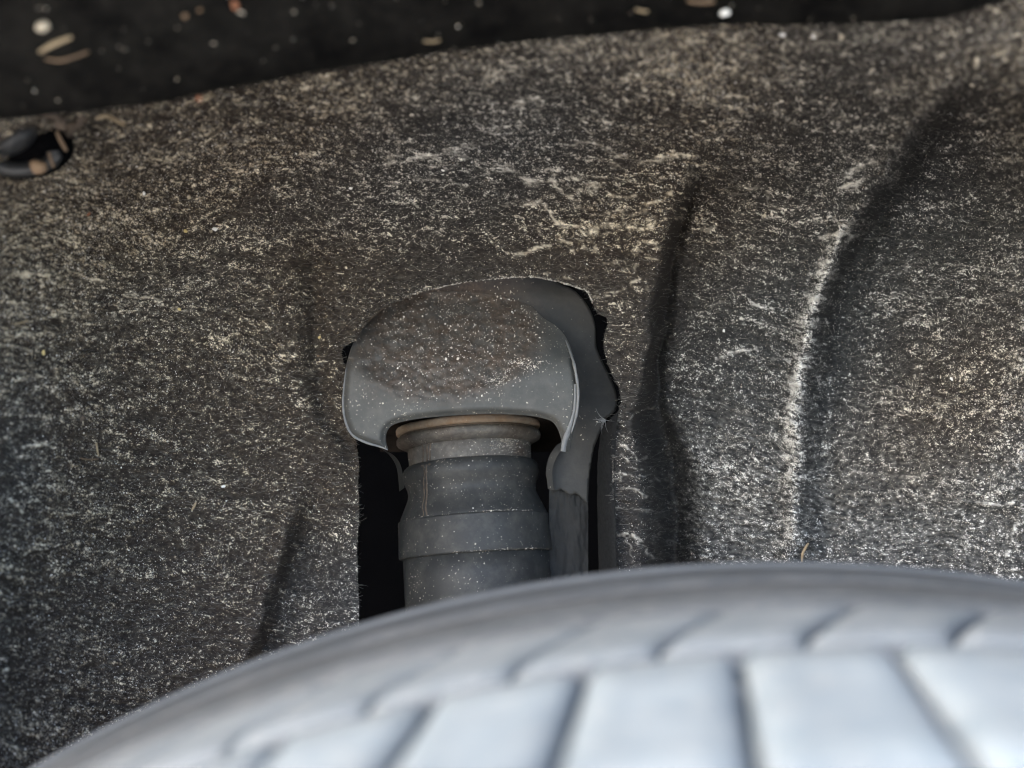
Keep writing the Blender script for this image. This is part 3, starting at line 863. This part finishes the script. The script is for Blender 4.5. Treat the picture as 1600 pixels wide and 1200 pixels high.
# dried mud runs down the collar and boot
for k, (du0, r0, r1, w) in enumerate(((-60, 690, 808, 1.9), (-67, 692, 732, 1.8), (-67, 728, 808, 1.4), (-56, 698, 732, 2.2))):
    path = []
    for i in range(26):
        row = r0 + (r1 - r0) * i / 25
        path.append(tuple(shock_pt(du0 - 7 * (row - r0) / 110 + 3.2 * mnoise.noise(Vector((row / 16.0, k * 4.0, 0))), row, 0.00005)))
    rad = [w * K * YS * (0.6 + 0.5 * mnoise.noise(Vector((i * 0.6, k, 7))) + 0.25) for i in range(26)]
    vs, fs = tube(path, rad, 6)
    mesh_py("mud_run", vs, fs, M_seam, boot)
pts, sz = [], []
for i in range(650):
    row = random.choice([random.uniform(700, 724), random.uniform(730, 806), random.uniform(730, 900), random.gauss(809, 0.8), random.gauss(867, 0.9), random.gauss(727, 1.3)])
    du = random.gauss(50, 32) if random.random() < 0.72 else random.uniform(-105, 105)
    if abs(du) > 112: continue
    pts.append(tuple(shock_pt(du, row, 0.00003))); sz.append(0.00013 * math.exp(random.gauss(0, 0.45)))
for i in range(380):                                     # dried splash on the collar
    pts.append(tuple(shock_pt(random.gauss(62, 12), random.gauss(703, 9), 0.00003))); sz.append(0.00012 * math.exp(random.gauss(0, 0.4)))
grit("dust_grains", np.array(pts), np.array(sz), shock, tone=rng.uniform(0.0, 0.75, len(pts)))

# ------------------------------------------------------------------ fender and its folded inner edge
fender = thing("fender", "black dusty underside of the fender edge running across the top above the felt liner", "fender", at(700, 60, 0.33))
EDGE = catmull([(-700, 420), (-420, 300), (-200, 228), (0, 190), (150, 172), (300, 149), (450, 121), (600, 98), (800, 70), (1000, 48), (1150, 39), (1300, 36), (1420, 30), (1520, 14), (1640, -14), (1900, -60), (2300, -40)], 6)
rows = []
prof = [(0.334, 0.007), (0.3345, 0.002), (0.333, 0.0), (0.329, -0.0006), (0.31, 0.010), (0.285, 0.026), (0.26, 0.042), (0.235, 0.050), (0.222, 0.034), (0.218, 0.026)]  # last points drop an unseen lip that holds the sun off the felt
FL_Y = [0.218, 0.222, 0.235, 0.26, 0.285, 0.31, 0.329, 0.333]; FL_Z = [0.026, 0.034, 0.050, 0.042, 0.026, 0.010, -0.0006, 0.0]
for (y, dz) in prof:
    row = []
    for i, (a, b) in enumerate(EDGE):
        p = at(a, b, 0.333)
        w = 0.0012 * mnoise.fractal(Vector((p[0] * 40, y * 40, 1.0)), 1.0, 2.0, 3)
        row.append((p[0], y, p[2] + dz + w))
    rows.append(row)
strip("inner_flange", rows, M_fender, fender)
rows = [[(p[0], 0.2178, p[2]) for p in rows[-1]], [(p[0], 0.212, p[2] + 0.004) for p in rows[-1]], [(p[0], 0.208, 0.16) for p in rows[-1]], [(p[0], 0.22, 0.45) for p in rows[-1]]]
strip("outer_panel", rows, M_body, fender)
u_ = rng.uniform(-0.16, 0.2, 260); y_ = rng.uniform(0.27, 0.333, 260)
ez = np.interp(u_, [p[0] for p in [at(a, b, 0.333) for a, b in EDGE]], [p[2] for p in [at(a, b, 0.333) for a, b in EDGE]])
grit("dust_grains", np.stack([u_, y_, ez + np.interp(y_, FL_Y, FL_Z) - 0.0006], -1), 0.00013 * np.exp(0.6 * rng.standard_normal(260)), fender, tone=rng.uniform(0.0, 0.5, 260))

_ex = np.array([at(a, b, 0.333) for a, b in EDGE])
def fl_at(u, v, lift=0.001):
    # depth at which the sight line through (u, v) meets the underside of the flange
    for Y in np.arange(0.333, 0.22, -0.0005):
        p = at(u, v, Y)
        if p[2] <= np.interp(p[0], _ex[:, 0], _ex[:, 2]) + np.interp(Y, FL_Y, FL_Z):
            return Y - lift
    return 0.25

# ------------------------------------------------------------------ tyre
tyre = thing("tyre", "blurred grey dusty tyre tread in the foreground below the shock absorber", "tyre", (TX, 0.21, TZ - TYRE_R))

def crown(y):
    return TYRE_R - 0.0004 - 0.9 * max(0, y - 0.30) ** 1.6 * 0.6 - 0.6 * max(0, 0.14 - y) ** 1.5

def tyre_pt(th, y, r):
    return (TX + r * math.sin(th), y, TZ + r * math.cos(th))

ths = np.linspace(-math.pi, math.pi, 241)
prof = [(0.075, -0.10), (0.072, -0.05), (0.078, -0.022), (0.088, -0.010), (0.10, -0.0085), (0.20, -0.0085), (0.30, -0.0085), (0.325, -0.010), (0.340, -0.022), (0.347, -0.05), (0.343, -0.10)]
strip("carcass", [[tyre_pt(t, y, crown(min(max(y, 0.09), 0.333)) + dr) for t in ths] for y, dr in prof], M_groove, tyre)
strip("rim", [[tyre_pt(t, y, r) for t in ths[::4]] for y, r in ((0.078, 0.282), (0.085, 0.262), (0.12, 0.252), (0.30, 0.252), (0.335, 0.262), (0.342, 0.282))], M_clip, tyre)

def tread_block(ya, yb, t0, t1, slope, ny=6, nt=5, depth=0.008, edge=0.0024, curve=0.0):
    """one lug: curved top following the tyre, chamfered, with side walls"""
    def sk(y):
        return (slope * (y - 0.21) + curve * max(0, y - 0.225) ** 2) / TYRE_R
    y_list = [ya, ya, ya + edge] + list(np.linspace(ya + edge, yb - edge, ny))[1:-1] + [yb - edge, yb, yb]
    s_e = edge / TYRE_R
    t_list = [(0, 0), (0, 0), (0, s_e)] + [(x, 0) for x in np.linspace(0, 1, nt)[1:-1]] + [(1, -s_e), (1, 0), (1, 0)]
    ny_, nt_ = len(y_list), len(t_list)
    rows = []
    for i, y in enumerate(y_list):
        row = []
        for j, (f, o) in enumerate(t_list):
            th = t0 + (t1 - t0) * f + o + sk(y)
            ring = min(i, j, ny_ - 1 - i, nt_ - 1 - j)
            dr = -depth if ring == 0 else (-edge * 0.8 if ring == 1 else 0)
            row.append(tyre_pt(th, y, crown(y) + dr))
        rows.append(row)
    return rows

def lug(rows, mat, parent, wall):
    # dust and wear on the running face only: the walls of the grooves stay clean rubber
    o = strip("tread_block", rows, mat, parent)
    o.data.materials.append(wall)
    nr, nc = len(rows) - 1, len(rows[0]) - 1
    mi = np.zeros((nr, nc), np.int32); mi[0, :] = mi[-1, :] = 1; mi[:, 0] = mi[:, -1] = 1
    o.data.polygons.foreach_set("material_index", mi.ravel())
    return o

PITCH = 0.0275 / TYRE_R
def th_at(x):
    return math.asin((x - TX) / TYRE_R)
GAPT = 0.0028 / TYRE_R
specs = [(0.2275, 0.2585, th_at(0.0752), 0.36, GAPT * 0.35, 0.006), (0.150, 0.2190, th_at(0.0663), 0.15, GAPT * 0.5, 0.008), (0.086, 0.141, th_at(0.060), -0.1, GAPT, 0.008)]
for ya, yb in ((0.294, 0.333), (0.2635, 0.2895)):
    e_ = 0.0022
    pr = [(ya, -0.006), (ya, -e_ * 0.8), (ya + e_, 0.0), ((ya + yb) / 2, 0.0), (yb - e_, 0.0), (yb, -e_ * 0.8), (yb, -0.006)]
    strip("tread_rib", [[tyre_pt(t, y, crown(y) + dr) for t in np.linspace(-1.2, 1.0, 150)] for y, dr in pr], M_shoulder_shade, tyre)
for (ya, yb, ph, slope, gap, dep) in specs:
    tm = M_shoulder_shade if ya > 0.25 else M_mid_shade if ya > 0.22 else M_tyre  # farther row takes darker rubber, painting the shade under the fender
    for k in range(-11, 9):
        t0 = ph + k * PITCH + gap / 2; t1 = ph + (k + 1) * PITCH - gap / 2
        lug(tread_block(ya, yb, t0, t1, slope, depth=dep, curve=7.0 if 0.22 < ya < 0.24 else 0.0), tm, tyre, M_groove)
# thin raised ribs round the far shoulder
for yy in (0.3165,):
    strip("shoulder_rib", [[tyre_pt(t, yy + dy, crown(yy) + dr) for t in np.linspace(-0.8, 0.6, 90)] for dy, dr in ((-0.0022, -0.001), (-0.0012, 0.0013), (0.0012, 0.0013), (0.0022, -0.001))], M_groove, tyre)
n = 14
th = rng.uniform(-0.6, 0.5, n); yy = rng.uniform(0.14, 0.33, n)
grit("road_grit", np.array([tyre_pt(a, b, crown(b) + 0.0001) for a, b in zip(th, yy)]), 0.00018 * np.exp(0.3 * rng.standard_normal(n)), tyre, M_shoulder_shade)

# ------------------------------------------------------------------ plastic push fastener at the upper left
fy = float(sample(FELT_Y, np.array([40.0]), np.array([240.0]))[0])
fc = at(34, 234, fy - 0.004)
clip = thing("push_fastener", "grey plastic push fastener in a black recess beside the fender edge", "fastener", fc)
CP = K * fy
def ring_pts(cx_, cy_, a, b, y, n=40, t0=0, t1=2 * math.pi, rot=0.0):
    out = []
    for i in range(n):
        t = t0 + (t1 - t0) * i / (n - 1)
        du, dv = a * math.cos(t), b * math.sin(t)
        out.append(at(cx_ + du * math.cos(rot) - dv * math.sin(rot), cy_ + du * math.sin(rot) + dv * math.cos(rot), y))
    return out
y0 = fy - 0.006
strip("recess_disc", [ring_pts(34, 230, 2, 2, y0 + 0.001), ring_pts(34, 230, 72, 42, y0 + 0.001), ring_pts(34, 230, 82, 50, y0 + 0.010)], M_deep, clip)
strip("collar", [ring_pts(40, 250, 58, 26, y0 + 0.002, rot=-0.12, t0=-0.35, t1=2.9), ring_pts(40, 248, 53, 22, y0 - 0.003, rot=-0.12, t0=-0.35, t1=2.9), ring_pts(40, 246, 40, 14, y0 - 0.003, rot=-0.12, t0=-0.35, t1=2.9), ring_pts(40, 244, 33, 8, y0 + 0.001, rot=-0.12, t0=-0.35, t1=2.9)], M_clip, clip)
hd = [ring_pts(20, 214, 1, 1, y0 - 0.0105, rot=-0.5), ring_pts(20, 214, 20, 13, y0 - 0.0095, rot=-0.5), ring_pts(20, 214, 36, 22, y0 - 0.006, rot=-0.5), ring_pts(20, 214, 43, 27, y0 - 0.001, rot=-0.5), ring_pts(20, 214, 44, 28, y0 + 0.003, rot=-0.5)]
strip("head", hd, M_clip, clip)

# ------------------------------------------------------------------ loose debris
def felt_pt(u, v, lift=0.0005):
    return at(u, v, float(sample(FELT_Y, np.array([float(u)]), np.array([float(v)]))[0]) - lift)

tag(blob("pebble", at(60, 261, y0 - 0.004), 0.0024, (1.15, 0.8, 0.85), (0, 0.2, 0), 3, M_orange), "orange brown pebble lodged in the plastic fastener", "pebble")

def stalk(name, pts, Y, rpx, mat, label, cat, lift=0.0006, group=None):
    path = catmull(pts, 6); m = len(path)
    if Y is None:
        p3 = [felt_pt(a, b, lift) for a, b in path]; yy_ = 0.45
    else:
        p3 = [at(a, b, Y) for a, b in path]; yy_ = Y
    rad = [rpx * K * yy_ * (0.55 + 0.45 * math.sin(math.pi * (0.08 + 0.84 * i / (m - 1)))) for i in range(m)]
    vs, fs = tube(p3, rad, 8)
    o = mesh_py(name, vs, fs, mat)
    return tag(o, label, cat, group)

stalk("straw_piece", [(61, 82), (78, 72), (96, 64), (112, 58)], fl_at(88, 70), 3.9, M_straw, "tan straw piece under the fender edge, upper of the two beside each other", "straw")
stalk("straw_piece", [(70, 92), (90, 95), (110, 91), (138, 81)], fl_at(98, 88), 2.4, M_twig, "brown straw piece lying just below the tan straw under the fender edge", "straw")
tag(blob("pebble", at(67, 41, fl_at(67, 41)), 0.0015, (1.2, 0.8, 0.9), (0, -0.4, 0), 5, M_pebble), "cream pebble above the two straw pieces in the upper left corner", "pebble")
tag(blob("pebble", at(289, 25, fl_at(289, 25)), 0.0007, (1.0, 0.8, 0.9), (0, 0.3, 0), 6, M_orange), "small dull grain stuck under the fender left of the orange leaf scrap", "pebble")
tag(blob("pebble", at(312, 16, fl_at(312, 16)), 0.0005, (1.2, 0.8, 0.8), (0, -0.3, 0), 8, M_orange), "tiny grain at the top edge right of a larger dull grain", "pebble")
tag(blob("leaf_scrap", at(367, 7, fl_at(367, 7)), 0.0012, (0.7, 0.5, 1.2), (0, -0.3, 0), 7, M_red), "orange red leaf scrap under the fender at the top edge", "leaf scrap")
stalk("straw_piece", [(661, 64), (674, 65), (688, 63)], fl_at(674, 65), 1.8, M_straw, "short pale straw lying flat under the fender left of centre", "straw")
stalk("straw_piece", [(993, 14), (1002, 17), (1013, 18)], fl_at(1002, 16), 2.2, M_straw, "short curved straw at the top edge near the middle", "straw")
stalk("straw_piece", [(1074, 2), (1094, 4), (1117, 3)], fl_at(1094, 4), 3.0, M_twig, "dull olive stalk at the top edge right of the curved straw", "straw")
tag(blob("pebble", at(1133, 20, fl_at(1133, 20)), 0.0009, (1.5, 0.8, 0.9), (0, -0.2, 0), 11, M_white), "white grain under the fender right of the olive stalk", "pebble")
stalk("straw_piece", [(310, 158), (320, 154), (331, 147)], fl_at(320, 152), 1.8, M_straw, "thin tan straw hanging at the fender edge beside a red chip", "straw")
stalk("leaf_scrap", [(14, 178), (26, 176), (38, 178), (50, 176)], None, 3.0, M_twig, "dull dry leaf scrap under the fender edge above the plastic fastener", "leaf scrap", 0.003)
tag(blob("chip", at(311, 154, 0.329), 0.0007, (1, 0.7, 1.1), (0, 0, 0), 12, M_red), "red chip at the fender edge beside a thin tan straw", "chip")
stalk("leaf_scrap", [(150, 186), (164, 181), (178, 186), (194, 195)], None, 4.0, M_straw, "crumpled dry leaf scrap tucked under the fender edge right of the plastic fastener", "leaf scrap")
stalk("straw_piece", [(88, 205), (95, 220), (104, 236)], y0 - 0.002, 3.6, M_twig, "short dry stalk standing at the right rim of the plastic fastener", "straw")
stalk("straw_piece", [(76, 238), (80, 250), (84, 262)], y0 - 0.003, 2.6, M_twig, "stub of dry stalk inside the plastic fastener right of the orange pebble", "straw")
for k, (du, dv, r) in enumerate(((78, 178, 0.0019), (92, 190, 0.0023), (108, 202, 0.0022), (120, 196, 0.0016), (62, 176, 0.0012), (125, 186, 0.0017))):
    o = blob("dirt_clod", felt_pt(du, dv, 0.002), r, (1.2, 0.8, 0.8), (0, k, 0), 20 + k, M_seam, rough=0.5)
    tag(o, ("brown dirt clod above the fastener, second from the left of its heap", "large brown dirt clod in the middle left of the heap above the fastener",
            "brown dirt clod lowest in the heap right of the fastener", "brown dirt clod at the right end of the heap, beside the rightmost one",
            "smallest brown dirt clod, leftmost above the plastic fastener", "rightmost brown dirt clod of the heap under the fender edge")[k], "dirt clod", "dirt clods above the fastener")
# single chips that stand out on the felt
for k, (u, v, r, mt, lab) in enumerate((
        (336, 358, 0.0011, M_white, "bright white chip, largest on the upper left felt"),
        (290, 361, 0.0009, M_yellow, "yellow chip on the felt just left of the bright white chip"),
        (225, 302, 0.0008, M_white, "white grain on the felt right of the plastic fastener"),
        (139, 334, 0.0009, M_red, "reddish chip on the felt below the plastic fastener"),
        (548, 294, 0.0008, M_white, "white grain on the felt above left of the opening"),
        (692, 266, 0.0007, M_white, "white grain on the felt above the opening, near the middle"),
        (1089, 258, 0.0009, M_pebble, "cream chip at the top end of the left hand dark crease"),
        (1195, 337, 0.0010, M_pebble, "flat cream chip on the felt between the two right hand creases"),
        (499, 527, 0.0008, M_yellow, "yellow chip in the brown groove left of the mount cover"),
        (497, 556, 0.0006, M_orange, "orange chip in the brown groove below the yellow chip"),
        (280, 483, 0.0009, M_yellow, "yellowish chip on the felt left of the opening at half height"),
        (68, 551, 0.0009, M_yellow, "yellow chip on the felt near the left edge"),
        (129, 653, 0.0012, M_seam, "dull brown chip on the left felt below the yellow chip"),
        (349, 760, 0.0008, M_white, "white grain on the lower left felt"),
        (1222, 54, 0.0010, M_white, "white grain at the fender edge, leftmost bright one near the top right"),
        (1271, 57, 0.0008, M_white, "white grain at the fender edge, middle of the bright ones near the top right"),
        (1315, 58, 0.0010, M_pebble, "cream grain at the fender edge, rightmost bright one near the top right"),
        (1364, 108, 0.0008, M_pebble, "cream grain on the upper right felt left of the right hand crease"),
        (1519, 132, 0.0009, M_pebble, "cream grain on the felt right of the top of the right hand crease"),
        (1487, 592, 0.0008, M_white, "white chip on the right hand felt at half height"),
        (1131, 517, 0.0008, M_white, "white chip on the felt between the two creases at half height"))):
    tag(blob("chip", felt_pt(u, v, 0.0004), r * 0.85, (1.15, 0.6, 0.8), (0, k * 0.7, 0), 40 + k, mt, rough=0.5, sub=2), lab, "chip")
stalk("straw_piece", [(1253, 878), (1254, 866), (1259, 855), (1263, 849)], None, 2.6, M_straw, "bent straw blade standing just above the tyre at the right hand crease", "straw", 0.003)
stalk("straw_piece", [(151, 692), (152, 702), (154, 712)], None, 1.6, M_straw, "short upright straw on the left felt", "straw", 0.001)
stalk("straw_piece", [(126, 716), (140, 718), (154, 717)], None, 1.1, M_twig, "thin flat straw on the left felt below the short upright straw", "straw", 0.001)
stalk("straw_piece", [(300, 797), (304, 790), (306, 785)], None, 2.0, M_straw, "stubby straw on the lower left felt", "straw", 0.001)
stalk("straw_piece", [(24, 506), (34, 504), (44, 501)], None, 1.5, M_straw, "thin pale straw on the felt at the left edge", "straw", 0.001)
stalk("straw_piece", [(1525, 90), (1527, 98), (1524, 106)], None, 2.4, M_pebble, "pale curled flake on the felt near the upper right corner", "straw", 0.001)
# tuft of pale hairs at the corner of the opening
tuft = thing("fibre_tuft", "tuft of pale frayed hairs at the right corner of the liner opening", "tuft", at(946, 656, 0.496))
for k in range(12):
    a = random.choice((0.0, math.pi, math.pi, 1.9)) + random.gauss(0, 0.6); L = random.uniform(7, 25)
    u, v, y = 946, 656, 0.4955
    path = []
    bend = random.uniform(-1.7, 1.7)
    for i in range(6):
        path.append(at(u, v, y)); a2 = a + bend * i / 5
        u += L / 5 * math.cos(a2); v += L / 5 * math.sin(a2); y -= random.uniform(-0.0003, 0.0006)
    vs, fs = tube(path, [0.42 * K * 0.5 * (1 - i / 8) for i in range(6)], 5)
    mesh_py("hair", vs, fs, M_bead, tuft)
